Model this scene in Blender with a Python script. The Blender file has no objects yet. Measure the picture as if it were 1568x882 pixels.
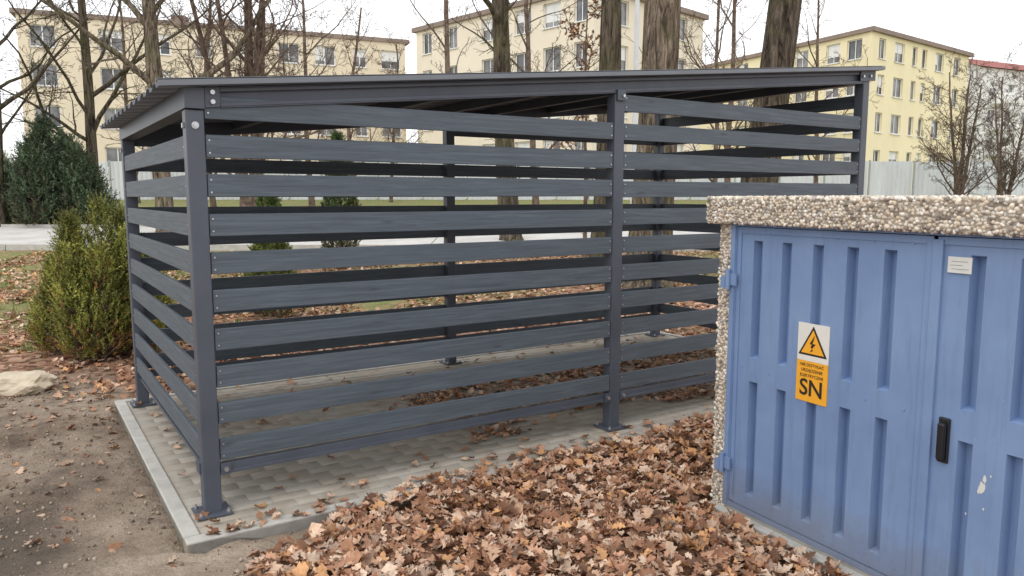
import bpy, bmesh, math, random
import numpy as np
from mathutils import Vector, noise, Matrix
random.seed(5); R=np.random.default_rng(5)
H=1.6
def s2l(c):
    return tuple(((v/255)/12.92 if v/255<=.04045 else ((v/255+.055)/1.055)**2.4) for v in c)
scene=bpy.context.scene
def link(o,parent=None):
    scene.collection.objects.link(o)
    if parent: o.parent=parent
    return o
def empty(name,loc=(0,0,0),rz=0):
    e=bpy.data.objects.new(name,None); e.location=loc; e.rotation_euler=(0,0,rz); return link(e)
# ---------------- materials
class NM:
    def __init__(s,name,rough=.8,metal=0,spec=.5):
        s.m=bpy.data.materials.new(name); s.m.use_nodes=True; s.nt=s.m.node_tree; s.b=s.nt.nodes['Principled BSDF']
        s.b.inputs['Roughness'].default_value=rough; s.b.inputs['Metallic'].default_value=metal
        s.b.inputs['Specular IOR Level'].default_value=spec
    def n(s,t,**k):
        x=s.nt.nodes.new(t)
        for a,b in k.items():
            if a in x.inputs.keys(): x.inputs[a].default_value=b
            else: setattr(x,a,b)
        return x
    def l(s,a,b): s.nt.links.new(a,b)
    def coord(s,kind='Object',scale=(1,1,1)):
        t=s.n('ShaderNodeTexCoord'); m=s.n('ShaderNodeMapping'); m.inputs['Scale'].default_value=scale
        s.l(t.outputs[kind],m.inputs['Vector']); return m.outputs['Vector']
    def noise(s,vec,scale,detail=4,rough=.6,dist=0):
        x=s.n('ShaderNodeTexNoise'); x.inputs['Scale'].default_value=scale; x.inputs['Detail'].default_value=min(detail,4)
        x.inputs['Roughness'].default_value=rough; x.inputs['Distortion'].default_value=dist; s.l(vec,x.inputs['Vector']); return x.outputs['Fac']
    def ramp(s,fac,stops):
        r=s.n('ShaderNodeValToRGB'); e=r.color_ramp.elements
        while len(e)<len(stops): e.new(.5)
        for i,(p,c) in enumerate(stops):
            e[i].position=p; e[i].color=(*c,1) if len(c)==3 else c
        s.l(fac,r.inputs['Fac']); return r.outputs['Color']
    def mix(s,fac,a,b,mode='MIX'):
        x=s.n('ShaderNodeMix'); x.data_type='RGBA'; x.blend_type=mode
        for v,i in ((fac,0),(a,6),(b,7)):
            if hasattr(v,'is_output'): s.l(v,x.inputs[i])
            elif i==0: x.inputs[0].default_value=v
            else: x.inputs[i].default_value=(*v,1)
        return x.outputs[2]
    def math(s,op,a,b=0):
        x=s.n('ShaderNodeMath'); x.operation=op
        for v,i in ((a,0),(b,1)):
            if hasattr(v,'is_output'): s.l(v,x.inputs[i])
            else: x.inputs[i].default_value=v
        return x.outputs[0]
    def col(s,c):
        if hasattr(c,'is_output'): s.l(c,s.b.inputs['Base Color'])
        else: s.b.inputs['Base Color'].default_value=(*c,1)
    def bump(s,hgt,st=.3,dist=.01):
        x=s.n('ShaderNodeBump'); x.inputs['Strength'].default_value=st; x.inputs['Distance'].default_value=dist
        s.l(hgt,x.inputs['Height']); s.l(x.outputs['Normal'],s.b.inputs['Normal'])
    def attr(s,name):
        a=s.n('ShaderNodeAttribute'); a.attribute_name=name; return a.outputs['Color']
def g(v): return (v,v,v)
def simple(name,c,rough=.6,metal=0,var=.15,scale=6,bump=0):
    M=NM(name,rough,metal); v=M.coord(); f=M.noise(v,scale)
    M.col(M.ramp(f,[(.3,tuple(x*(1-var) for x in c)),(.7,tuple(min(1,x*(1+var)) for x in c))]))
    if bump: M.bump(M.noise(v,scale*8),bump,.004)
    return M.m
# painted wood
M=NM('painted_wood',.6); v=M.coord('UV',(1.0,24,1)); f=M.noise(v,2.4,4,.72,.7); f2=M.noise(M.coord('UV',(.7,1.5,1)),3,2)
vk=M.n('ShaderNodeTexVoronoi'); vk.inputs['Scale'].default_value=1; M.l(M.coord('UV',(1.9,9,1)),vk.inputs['Vector'])
kn=M.ramp(vk.outputs['Distance'],[(.03,g(1)),(.11,g(0))])
c=M.ramp(f,[(.32,s2l((65,72,80))),(.5,s2l((80,89,98))),(.68,s2l((98,108,117)))])
c=M.mix(M.math('MULTIPLY',f2,.6),c,s2l((82,92,101)))
c=M.mix(M.math('MULTIPLY',kn,.55),c,s2l((46,50,57)))
M.col(c); M.bump(f,.4,.004); wood=M.m
M=NM('coated_steel',.45); v=M.coord(); f=M.noise(v,3,3); M.col(M.ramp(f,[(.3,s2l((70,75,86))),(.7,s2l((82,88,99)))]))
steel=M.m
M=NM('roof_steel',.5); M.col(M.ramp(M.noise(M.coord(),4,3),[(.3,s2l((84,89,96))),(.7,s2l((102,107,114)))])); roofm=M.m
trim=simple('roof_trim',s2l((112,117,124)),.45,0,.08,5)
zinc=simple('zinc_bolt',s2l((190,192,195)),.35,.8,.1,40)
# blue paint
def bluemat(name,k):
    M=NM(name,.5,0,.35); v=M.coord(); f=M.noise(v,2.5,4); c=M.ramp(f,[(.3,tuple(x*k for x in s2l((115,139,178)))),(.7,tuple(x*k for x in s2l((129,153,190))))])
    st=M.noise(M.coord('Object',(14,14,1.2)),2,4,.7); c=M.mix(M.ramp(st,[(.52,g(0)),(.8,g(.45))]),c,s2l((98,112,142)))
    sc=M.noise(v,34,4,.75); c=M.mix(M.ramp(sc,[(.69,g(0)),(.74,g(.55))]),c,s2l((172,180,190)))
    low=M.n('ShaderNodeSeparateXYZ'); M.l(v,low.inputs[0]); dn=M.noise(v,6,4,.7)
    dd=M.math('SUBTRACT',M.math('ADD',.12,M.math('MULTIPLY',dn,.3)),low.outputs[2])
    c=M.mix(M.ramp(dd,[(.0,g(0)),(.22,g(.5))]),c,s2l((120,112,104)))
    M.col(c); M.bump(M.noise(v,5,2),.15,.006); return M.m
blue=bluemat('blue_paint',1); 
dark=simple('interior_shade_paint',s2l((22,28,48)),.8,0,.2,5)  # dark colour stands in for shade inside the kiosk
black=simple('black_plastic',s2l((30,30,33)),.35,0,.1,20)
M=NM('aggregate_matrix',.95); M.col(M.ramp(M.noise(M.coord(),30,3),[(.3,s2l((140,130,117))),(.7,s2l((180,172,158)))])); matrixm=M.m
M=NM('pebbles',.75); M.col(M.attr('Col')); pebm=M.m
M=NM('paver_concrete',.9); v=M.coord(); f=M.noise(v,1.3,4,.65); c=M.mix(1,M.attr('Col'),M.ramp(f,[(.3,g(.84)),(.5,g(1)),(.75,g(1.12))]),'MULTIPLY')
f3=M.noise(v,70,3,.7); c=M.mix(.6,c,M.ramp(f3,[(.3,g(.75)),(.7,g(1.2))]),'MULTIPLY')
dirt=M.noise(v,2.2,4,.72); c=M.mix(M.ramp(dirt,[(.38,g(.1)),(.58,g(.85))]),c,s2l((160,149,134)))
M.col(c); M.bump(f3,.4,.004); pavm=M.m
sand=simple('joint_sand',s2l((146,136,121)),.95,0,.25,40)
conc=simple('kerb_concrete',s2l((184,181,174)),.9,0,.14,9,.4)
# ground
M=NM('ground_mat',.95,0,.2); v=M.coord(); a=M.attr('mask'); sep=M.n('ShaderNodeSeparateColor'); M.l(a,sep.inputs[0])
n1=M.noise(v,1.1,4,.65); n2=M.noise(v,9,4,.7); n3=M.noise(v,70,3,.7)
soil=M.ramp(n1,[(.3,s2l((108,92,79))),(.44,s2l((145,128,112))),(.7,s2l((180,164,146)))])
soil=M.mix(.75,soil,M.ramp(n2,[(.3,g(.55)),(.5,g(1)),(.75,g(1.15))]),'MULTIPLY')
soil=M.mix(.6,soil,M.ramp(n3,[(.3,g(.62)),(.7,g(1.25))]),'MULTIPLY')
vo=M.n('ShaderNodeTexVoronoi'); vo.inputs['Scale'].default_value=16; M.l(v,vo.inputs['Vector'])
sv=M.n('ShaderNodeSeparateColor'); M.l(vo.outputs['Color'],sv.inputs[0])
lit=M.ramp(sv.outputs[0],[(0,s2l((92,66,50))),(.3,s2l((140,104,82))),(.6,s2l((172,132,108))),(.85,s2l((196,160,138))),(1,s2l((110,104,66)))])
lit=M.mix(.5,lit,M.ramp(n2,[(.35,g(.55)),(.6,g(1.1))]),'MULTIPLY')
ng=M.noise(v,30,4,.8)
gr=M.ramp(ng,[(.3,s2l((86,94,54))),(.5,s2l((122,132,78))),(.72,s2l((162,166,112)))])
gr=M.mix(M.ramp(M.noise(v,1.6,4,.75),[(.48,g(0)),(.62,g(.75))]),gr,lit)
c=M.mix(sep.outputs[0],lit,soil); c=M.mix(sep.outputs[1],c,gr)
c=M.mix(M.math('MULTIPLY',sep.outputs[2],.75),c,s2l((70,64,58)))
M.col(c); M.bump(M.math('ADD',n2,M.math('MULTIPLY',n3,.5)),.9,.03); groundm=M.m
M=NM('leaf_mat',.7,0,.3); v=M.coord(); c=M.mix(.5,M.attr('Col'),M.ramp(M.noise(v,60,2),[(.3,g(.65)),(.7,g(1.25))]),'MULTIPLY'); M.col(c); leafm=M.m
M=NM('needle_mat',.6,0,.3); M.col(M.attr('Col')); needm=M.m
def bark(name,c1,c2,c3,sc):
    M=NM(name,.95,0,.2); v=M.coord('Object',(1,1,.16)); f=M.noise(v,sc,4,.7,.8)
    c=M.ramp(f,[(.38,c1),(.5,c2),(.64,c3)]); mo=M.noise(M.coord(),1.4,4,.7); c=M.mix(M.ramp(mo,[(.46,g(0)),(.66,g(.5))]),c,s2l((104,104,68)))
    M.col(c); M.bump(f,1,.09); return M.m
bark1=bark('bark_oak',s2l((60,52,44)),s2l((116,104,90)),s2l((158,144,126)),15)
bark2=bark('bark_dark',s2l((46,41,35)),s2l((88,79,68)),s2l((124,112,98)),13)
M=NM('bark_twig',.95,0,.2); M.col(M.ramp(M.noise(M.coord(),6,2),[(.35,s2l((86,72,63))),(.65,s2l((126,110,98)))])); twigm=M.m
def stucco(name,c,var=.05):
    M=NM(name,.95,0,.2); v=M.coord(); f=M.noise(v,.35,4); st=M.noise(M.coord('Object',(1.5,1.5,.12)),1.2,4)
    cc=M.ramp(f,[(.3,tuple(x*(1-var) for x in c)),(.7,tuple(x*(1+var) for x in c))])
    cc=M.mix(M.ramp(st,[(.55,g(0)),(.8,g(.25))]),cc,tuple(x*.75 for x in c)); M.col(cc); return M.m
wallA=stucco('stucco_beige',s2l((230,216,192))); wallB=stucco('stucco_cream',s2l((234,223,203))); wallC=stucco('stucco_yellow',s2l((238,226,190)))
wallW=stucco('stucco_white',s2l((226,225,222)))
M=NM('window_glass',.15); M.col(M.ramp(M.noise(M.coord(),.6,2),[(.35,s2l((78,80,86))),(.65,s2l((150,150,150)))])); glass=M.m
framew=simple('window_frame',s2l((232,232,230)),.5,0,.04)
roofd=simple('roof_edge',s2l((140,124,114)),.8,0,.15,1)
redroof=simple('red_roof',s2l((150,84,76)),.8,0,.15,3)
M=NM('fence_paint',.6); M.col(M.mix(.8,M.attr('Col'),M.ramp(M.noise(M.coord('Object',(1,1,.3)),1.5,4),[(.3,g(.85)),(.7,g(1.06))]),'MULTIPLY')); fencem=M.m
fpost=simple('fence_post',s2l((165,170,172)),.6)
# ---------------- mesh helpers
def obj_arr(name,V,F,mats,cols=None,parent=None,smooth=False,colname='Col'):
    V=np.asarray(V,dtype=np.float32); F=np.asarray(F,dtype=np.int32); k=F.shape[1]
    me=bpy.data.meshes.new(name); me.vertices.add(len(V)); me.vertices.foreach_set('co',V.ravel())
    me.loops.add(F.size); me.loops.foreach_set('vertex_index',F.ravel())
    me.polygons.add(len(F)); me.polygons.foreach_set('loop_start',np.arange(0,F.size,k,dtype=np.int32))
    if cols is not None:
        a=me.color_attributes.new(colname,'FLOAT_COLOR','POINT')
        C=np.ones((len(V),4),dtype=np.float32); C[:,:3]=cols; a.data.foreach_set('color',C.ravel())
    me.update(calc_edges=True); me.validate()
    if smooth: me.polygons.foreach_set('use_smooth',[True]*len(me.polygons))
    for m in (mats if isinstance(mats,list) else [mats]): me.materials.append(m)
    return link(bpy.data.objects.new(name,me),parent)
class MB:
    def __init__(s): s.v=[];s.f=[];s.m=[];s.uv=[];s.c=[]
    def poly(s,pts,m=0,uv=None):
        b=len(s.v); s.v+= [tuple(p) for p in pts]; s.f.append(tuple(range(b,b+len(pts)))); s.m.append(m)
        s.uv+= uv if uv else [(p[0]+p[1],p[2]) for p in pts]
    def hexa(s,P,m=0,ax=None,off=None):
        b=len(s.v); s.v+=[tuple(p) for p in P]
        if ax is None: ax=max(range(3),key=lambda i:max(p[i] for p in P)-min(p[i] for p in P))
        o=random.random()*37 if off is None else off; ot=[i for i in range(3) if i!=ax]
        for q in ((3,2,1,0),(4,5,6,7),(0,1,5,4),(1,2,6,5),(2,3,7,6),(3,0,4,7)):
            s.f.append(tuple(b+i for i in q)); s.m.append(m)
            s.uv+=[(P[i][ax]+o*1.7, P[i][ot[0]]+P[i][ot[1]]+o) for i in q]
    def box(s,x0,x1,y0,y1,z0,z1,m=0,sl=None):
        f=(lambda x:0) if sl is None else (lambda x:sl*x)
        s.hexa([(x,y,z+f(x)) for z in (z0,z1) for x,y in ((x0,y0),(x1,y0),(x1,y1),(x0,y1))],m)
    def cyl(s,p0,p1,r,n=10,m=0,r1=None):
        p0=Vector(p0);p1=Vector(p1);d=(p1-p0).normalized();u=d.orthogonal().normalized();w=d.cross(u);r1=r if r1 is None else r1
        b=len(s.v)
        for p,rr in ((p0,r),(p1,r1)):
            for i in range(n):
                a=2*math.pi*i/n; s.v.append(tuple(p+(u*math.cos(a)+w*math.sin(a))*rr))
        for i in range(n):
            j=(i+1)%n; s.f.append((b+i,b+j,b+n+j,b+n+i)); s.m.append(m); s.uv+=[(0,0)]*4
        s.f.append(tuple(b+n+i for i in range(n))); s.m.append(m); s.uv+=[(0,0)]*n
        s.f.append(tuple(b+n-1-i for i in range(n))); s.m.append(m); s.uv+=[(0,0)]*n
    def obj(s,name,mats,parent=None,bevel=0,smooth=False):
        me=bpy.data.meshes.new(name); me.from_pydata(s.v,[],s.f)
        u=me.uv_layers.new(name='UVMap'); u.data.foreach_set('uv',np.array(s.uv,dtype=np.float32).ravel())
        for m in (mats if isinstance(mats,list) else [mats]): me.materials.append(m)
        me.polygons.foreach_set('material_index',s.m)
        if smooth: me.polygons.foreach_set('use_smooth',[True]*len(me.polygons))
        me.update(); o=link(bpy.data.objects.new(name,me),parent)
        if bevel:
            b=o.modifiers.new('b','BEVEL'); b.width=bevel; b.segments=2; b.limit_method='ANGLE'
        return o
# ---------------- frames
TH=math.radians(33.1); e1=np.array([math.cos(TH),math.sin(TH)]); e2=np.array([-math.sin(TH),math.cos(TH)])
A=np.array([-.953,2.327])*H
def to_st(x,y): dx=x-A[0]; dy=y-A[1]; return dx*e1[0]+dy*e1[1], dx*e2[0]+dy*e2[1]
def to_xy(s,t): return A[0]+s*e1[0]+t*e2[0], A[1]+s*e1[1]+t*e2[1]
L1=1.65*H; LT=3.36*H; DP=1.52*H
PS0,PS1,PT0,PT1=-.18,LT+.22,-.32,DP+.22
def gz0(x,y):
    r=np.maximum(0,np.minimum(y,42)-9.5); return -.035+.0465*r*r/(r+1.2)
def gz(x,y):
    return float(gz0(x,y))+.02*noise.noise(Vector((x*1.1,y*1.1,0)))+.012*noise.noise(Vector((x*4,y*4,3)))
# ---------------- ground
def axis(fine0,fine1,step,lo,hi):
    a=list(np.arange(fine0,fine1,step)); s=step
    while a[-1]<hi: s*=1.12; a.append(a[-1]+s)
    s=step
    while a[0]>lo: s*=1.12; a.insert(0,a[0]-s)
    return np.array(a)
xs=axis(-7,5,.06,-400,400); ys=axis(1.2,9.5,.06,-60,500)
V=[];C=[]
for y in ys:
    for x in xs:
        s,t=to_st(x,y); z=gz(x,y) if (abs(x)<60 and y<80) else float(gz0(x,y))
        inside=(PS0<s<PS1 and PT0<t<PT1)
        near=y<10 and abs(x)<8
        nz=noise.noise(Vector((x*.9,y*.9,7))); nf=noise.noise(Vector((x*5,y*5,9)))
        if near and not inside: z+=.014*nf+.009*noise.noise(Vector((x*13,y*13,1)))
        if inside: z=-.09
        soil=0.;grass=0.;wet=0.
        bl=max(.5-1.3*(-.32-t),-.15) if t<-.32 else -.05
        if s<bl+(.1*nf if t<-.32 else 0) and y<7.2+.6*nz: soil=1.
        if y>=6.4 and s<bl: soil=max(0,min(1,(7.3+.8*nz-y)/.8))
        if soil and s<PS0-.2: wet=max(0,min(1,1.5-abs(y-3.35)*1.3+nz*1.5-abs(x+2.45)*1.6)) + max(0,min(.55,(nf*.9+nz*.6-.2)))
        if y>9: grass=max(0,min(1,(noise.noise(Vector((x*.3,y*.3,2)))*2+.1+(y-16)*.03)))
        if y>23.5: grass=1.
        if y>8 and x<-4.5: grass=max(grass,min(1,.55+nz*1.4+(y-9)*.05))
        V.append((x,y,z)); C.append((soil,grass,min(1,wet)))
nx=len(xs);ny=len(ys); I=np.arange(nx*ny).reshape(ny,nx)
F=np.stack([I[:-1,:-1],I[:-1,1:],I[1:,1:],I[1:,:-1]],-1).reshape(-1,4)
obj_arr('ground',V,F,groundm,C,smooth=True,colname='mask')
# path
M=NM('path_concrete',.9); v=M.coord(); M.col(M.ramp(M.noise(v,.8,4,.7),[(.3,s2l((184,181,176))),(.7,s2l((218,215,210)))])); pathm=M.m
mb=MB(); kb=MB(); X=np.arange(-70,71,2.)
py=lambda x:20.9-.01*x
HW=2.8
for a,b in zip(X[:-1],X[1:]):
    zz=lambda x,y: float(gz0(x,y))+.06
    for y0,y1 in ((-HW,0),(0,HW)): mb.poly([(a,py(a)+y0,zz(a,py(a)+y0)),(b-.02,py(b)+y0,zz(b,py(b)+y0)),(b-.02,py(b)+y1,zz(b,py(b)+y1)),(a,py(a)+y1,zz(a,py(a)+y1))])
    for y0 in (-HW-.12,HW):
        kb.hexa([(x,py(x)+y,zz(x,py(x)+y0)+z) for z in (-.12,.08) for x,y in ((a,y0),(b-.02,y0),(b-.02,y0+.12),(a,y0+.12))])
e=empty('path'); mb.obj('path_surface',pathm,e); kb.obj('kerb',conc,e)
# ---------------- pavement pad
pv=empty('pavement',(A[0],A[1],0),TH)
mb=MB(); mb.box(PS0,PS1,PT0,PT1,-.12,-.0028); mb.obj('bed',sand,pv)
g_=.002
P=[];PC=[]
row=0; t=PT0+.08
while t+.1<=PT1-.07:
    s=PS0+.08+(-.1 if row%2 else 0)
    while s<PS1-.08:
        a=max(s,PS0+.08); b=min(s+.2,PS1-.08)
        if b-a>.03:
            z=random.uniform(-.001,.0006); q=[]
            for ins,zz in ((0,-.05),(0,-.0015),(.0015,0)):
                q+=[(a+g_/2+ins,t+g_/2+ins,zz+z),(b-g_/2-ins,t+g_/2+ins,zz+z),(b-g_/2-ins,t+.1-g_/2-ins,zz+z),(a+g_/2+ins,t+.1-g_/2-ins,zz+z)]
            k=random.uniform(.93,1.06)
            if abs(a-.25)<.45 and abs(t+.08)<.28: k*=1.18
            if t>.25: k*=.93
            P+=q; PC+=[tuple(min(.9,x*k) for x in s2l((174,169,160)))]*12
        s+=.2
    t+=.1; row+=1
n=len(P)//12; fb=[]
for L in (0,4):
    for i in range(4): j=(i+1)%4; fb.append((L+i,L+j,L+4+j,L+4+i))
fb.append((8,9,10,11)); fb=np.array(fb)
F=(np.arange(n)[:,None,None]*12+fb[None]).reshape(-1,4)
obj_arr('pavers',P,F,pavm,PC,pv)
mb=MB()
def kerbrun(a,b,fixed0,fixed1,alongx):
    p=a
    while p<b-.01:
        q=min(p+1.0,b); dz=random.uniform(-.004,.004)
        if alongx: mb.box(p+.002,q-.002,fixed0,fixed1,-.15,.008+dz)
        else: mb.box(fixed0,fixed1,p+.002,q-.002,-.15,.008+dz)
        p=q
kerbrun(PS0,PS1,PT0,PT0+.075,True); kerbrun(PS0,PS1,PT1-.06,PT1,True)
kerbrun(PT0+.08,PT1-.065,PS0,PS0+.075,False); kerbrun(PT0+.08,PT1-.065,PS1-.06,PS1,False)
mb.obj('kerb_stones',conc,pv,bevel=.006)
# ---------------- shelter
sh=empty('slatted_shelter',(A[0],A[1],0),TH)
PW=.042; SL=.0995; ZB=1.255*H; BH=.1
posts=[(0,0),(L1,0),(LT,0),(0,DP),(L1+.06,DP),(LT,DP)]
mb=MB(); pl=MB(); bo=MB()
for (s,t) in posts:
    top=ZB+SL*s-.002
    if s==LT: top+=.09
    mb.box(s-PW,s+PW,t-PW,t+PW,.012,top)
    pl.box(s-.085,s+.085,t-.085,t+.085,.004,.016)
    for a in (-1,1):
        for b in (-1,1):
            bo.cyl((s+a*.066,t+b*.066,.016),(s+a*.066,t+b*.066,.036),.005,8); bo.cyl((s+a*.066,t+b*.066,.016),(s+a*.066,t+b*.066,.026),.011,6)
mb.obj('posts',steel,sh,bevel=.006); pl.obj('base_plates',steel,sh,bevel=.002)
ZS=[.205*H+.1178*H*i for i in range(13)]; SH=.054
sm=MB(); rm=MB(); tb=MB()
def slat_s(s0,s1,t0,t1,z,hh=SH):
    w=random.uniform(-.004,.004); w2=random.uniform(-.004,.004); y0=random.uniform(-.002,.002); y1=random.uniform(-.002,.002)
    P=[(s,t+(y0 if s==s0 else y1),z+k+(w if s==s0 else w2)) for k in (-hh,hh) for s,t in ((s0,t0),(s1,t0),(s1,t1),(s0,t1))]; sm.hexa(P,0,0)
for (a,b,n) in ((0,L1,10),(L1,LT,11)):
    for i in range(n):
        slat_s(a+PW+.004,b-PW-.004,-.034,-.012,ZS[i])
        for ee in (a+PW+.02,b-PW-.02):
            for dz in (-.03,.03): bo.cyl((ee,-.033,ZS[i]+dz),(ee,-.038,ZS[i]+dz),.0045,8)
    rm.box(a+PW+.001,b-PW-.001,-.030,.012,.214,.256); rm.box(a+PW+.001,b-PW-.001,-.040,-.0305,.204,.222)
    for ee in (a+PW+.001,b-PW-.05): tb.box(ee,ee+.05,-.048,-.0405,.203,.262); bo.cyl((ee+.025,-.048,.232),(ee+.025,-.06,.232),.012,6)
for (a,b,n) in ((0,L1+.06,10),(L1+.06,LT,11)):
    for i in range(n): slat_s(a+PW+.004,b-PW-.004,DP+.012,DP+.034,ZS[i])
    rm.box(a+PW+.001,b-PW-.001,DP-.02,DP+.008,.212,.262)
for s,n,sg in ((0,9,-1),(LT,12,1)):
    for i in range(n):
        x0=s+sg*.012; x1=s+sg*.034; x0,x1=min(x0,x1),max(x0,x1)
        P=[(x,t,z+ZS[i]) for z in (-SH,SH) for x,t in ((x0,PW+.004),(x1,PW+.004),(x1,DP-PW-.004),(x0,DP-PW-.004))]; sm.hexa(P,0,1)
        if sg<0:
            for tt in (PW+.02,DP-PW-.02): bo.cyl((x0,tt,ZS[i]),(x0-.004,tt,ZS[i]),.0045,8)
    rm.box(s-.008*1,s+.008,PW+.001,DP-PW-.001,.208,.262); rm.box(s+sg*.0125-.004,s+sg*.0125+.003,PW+.001,DP-PW-.001,.204,.222)
    tb.box(s-.005+sg*.044,s+.005+sg*.044,PW-.03,PW+.05,.205,.265)
sm.obj('slats',wood,sh,bevel=.0025); rm.obj('bottom_rails',steel,sh,bevel=.002)
bm=MB()
def channel(s0,s1,t0,t1,front):
    z0=ZB; 
    w=(t0,t0+.006) if not front else (t1-.006,t1)
    bm.box(s0,s1,w[0],w[1],z0,z0+BH,0,SL)
    a,b=(t0,t1-.0065) if front else (t0+.0065,t1)
    bm.box(s0,s1,a,b,z0,z0+.006,0,SL); bm.box(s0,s1,a,b,z0+BH-.006,z0+BH,0,SL)
    lx=(a,a+.004) if front else (b-.004,b)
    bm.box(s0,s1,lx[0],lx[1],z0+.0065,z0+.024,0,SL); bm.box(s0,s1,lx[0],lx[1],z0+BH-.024,z0+BH-.0065,0,SL)
channel(.12,LT-.05,-.045,-.012,True); channel(.05,LT-.05,DP-.03,DP+.04,False)
for s in (0,LT):
    z=ZB+SL*s
    if s==0: bm.box(-.045,.045,-.055,DP+.06,z+.002,z+BH+.002)
    else: bm.box(s-.045,s+.045,PW+.002,DP+.05,z-.0,z+BH)
bm.box(.047,.118,-.046,-.038,ZB+.004,ZB+BH-.0,0,SL); bm.box(LT-.11,LT+.1,-.056,-.048,ZB+.02,ZB+BH,0,SL)
for z in (.03,.075): bo.cyl((.083,-.046,ZB+z+.008),(.083,-.058,ZB+z+.008),.012,6)
for s in (LT-.08,LT+.02): bo.cyl((s,-.056,ZB+.06+SL*s),(s,-.07,ZB+.06+SL*s),.012,6)
bo.cyl((0.0,-PW,ZB-.075),(0,-PW-.006,ZB-.075),.017,12,); bo.cyl((0.0,-PW-.006,ZB-.075),(0,-PW-.014,ZB-.075),.010,6)
bo.cyl((-PW,0.0,ZB-.075),(-PW-.01,0,ZB-.075),.014,6)
bo.cyl((-PW,DP,ZB-.075),(-PW-.01,DP,ZB-.075),.014,6)
for s in (L1,): 
    bm.box(s-.035,s+.035,-.062,-.0455,ZB+SL*s-.05,ZB+SL*s+.02); bo.cyl((s+.012,-.062,ZB+SL*s-.02),(s+.012,-.074,ZB+SL*s-.02),.011,6)
for i in range(1,7):
    s=LT*i/7; z=ZB+SL*s
    bm.box(s-.025,s+.025,-.0115,DP-.034,z+.035,z+BH-.003)
bm.obj('roof_beams',steel,sh,bevel=.002); tb.obj('brackets',steel,sh,bevel=.001); bo.obj('bolts',zinc,sh)
RS0,RS1,RT0,RT1=-.10*H,LT+.14,-.105,DP+.1
prof=[];t=RT0;per=.2;RH=.024
while t<RT1:
    prof+=[(t,0),(t+.075,0),(t+.1,RH),(t+.175,RH)]; t+=per
V=[];F=[]
for s in (RS0,RS1):
    for (t,z) in prof: V.append((s,t,ZB+BH+.005+SL*s+z))
n=len(prof); F=[(i,n+i,n+i+1,i+1) for i in range(n-1)]
ro=obj_arr('roof_sheet',V,F,roofm,parent=sh); so=ro.modifiers.new('s','SOLIDIFY'); so.thickness=.003
mb=MB(); mb.box(RS0-.004,RS1+.004,RT0-.008,RT0-.004,ZB+BH+.004,ZB+BH+RH+.006,0,SL); mb.box(RS0-.004,RS1+.004,RT0-.008,RT0+.07,ZB+BH+RH+.0105,ZB+BH+RH+.013,0,SL)
mb.obj('roof_flashing',trim,sh)
# ---------------- transformer kiosk
d=np.array([.475,-.88]); d/=np.linalg.norm(d); CO=np.array([.687,2.379])*H; CR=math.atan2(d[1],d[0])
ki=empty('transformer_kiosk',(CO[0],CO[1],0),CR)
WJ=.088; CL=1.30*H; CD=1.45; ZT=.918*H; ZTOP=.996*H
mb=MB(); mb.box(-WJ,-.001,-.0,CD,-.1,ZT); mb.box(CL+.001,CL+WJ,0,CD,-.1,ZT); mb.box(-.001,CL+.001,CD-.08,CD-.001,-.1,ZT)
mb.box(-WJ-.05,CL+WJ+.05,-.05,CD+.05,ZT+.001,ZTOP-.006)
mb.obj('concrete_shell',matrixm,ki,bevel=.004)
mb=MB(); mb.box(-WJ+.01,CL+WJ+.05,-.06,.0-.002,-.12,.006); mb.box(0,CL,0,.1,-.12,.02); mb.obj('plinth',conc,ki,bevel=.008)
def ico(n):
    b=bmesh.new(); bmesh.ops.create_icosphere(b,subdivisions=n,radius=1); v=np.array([x.co[:] for x in b.verts]); f=np.array([[q.index for q in p.verts] for p in b.faces]); b.free(); return v,f
def pebbles(name,patches,parent):
    pal=np.array([s2l(c) for c in ((222,213,198),(198,186,168),(236,230,220),(172,160,145),(214,198,176),(138,126,116),(228,216,198),(186,179,170),(206,190,170))])
    Vs=[];Fs=[];Cs=[];off=0; iv,iF=ico(2); jv,jF=ico(1)
    for (o,u,w,nn,sp,hi) in patches:
        o,u,w,nn=map(np.array,(o,u,w,nn)); lu,lw=np.linalg.norm(u),np.linalg.norm(w)
        a,b=np.meshgrid(np.arange(sp/2,lu,sp),np.arange(sp/2,lw,sp*.87)); b0=b.copy()
        a=a+((np.round(b0/(sp*.87)).astype(int)%2)*sp/2); a=a.ravel()+R.normal(0,sp*.24,a.size); b=b.ravel()+R.normal(0,sp*.24,b.size)
        a=np.clip(a,0,lu); b=np.clip(b,0,lw)
        N=a.size; c=o+np.outer(a,u/lu)+np.outer(b,w/lw)+np.outer(R.uniform(-.35,.25,N)*sp*.5,nn)
        tv,tf=(iv,iF) if hi else (jv,jF)
        sc=R.uniform(.34,.7,(N,3))*sp
        th=R.uniform(0,6.28,N); rx=R.uniform(0,6.28,N)
        P=tv[None]*sc[:,None,:]
        x,y,z=P[...,0],P[...,1],P[...,2]; ct,st_=np.cos(th)[:,None],np.sin(th)[:,None]; x,y=x*ct-y*st_,x*st_+y*ct
        ct,st_=np.cos(rx)[:,None],np.sin(rx)[:,None]; y,z=y*ct-z*st_,y*st_+z*ct
        P=np.stack([x,y,z],-1)+c[:,None,:]
        Vs.append(P.reshape(-1,3)); Fs.append((tf[None]+(np.arange(N)*len(tv))[:,None,None]+off).reshape(-1,3)); off+=N*len(tv)
        cc=pal[R.integers(0,len(pal),N)]*R.uniform(.85,1.1,(N,1)); Cs.append(np.repeat(cc,len(tv),0))
    obj_arr(name,np.concatenate(Vs),np.concatenate(Fs),pebm,np.concatenate(Cs),parent,True)
sx0,sx1=-WJ-.05,CL+WJ+.05; hs=ZTOP-ZT
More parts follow.
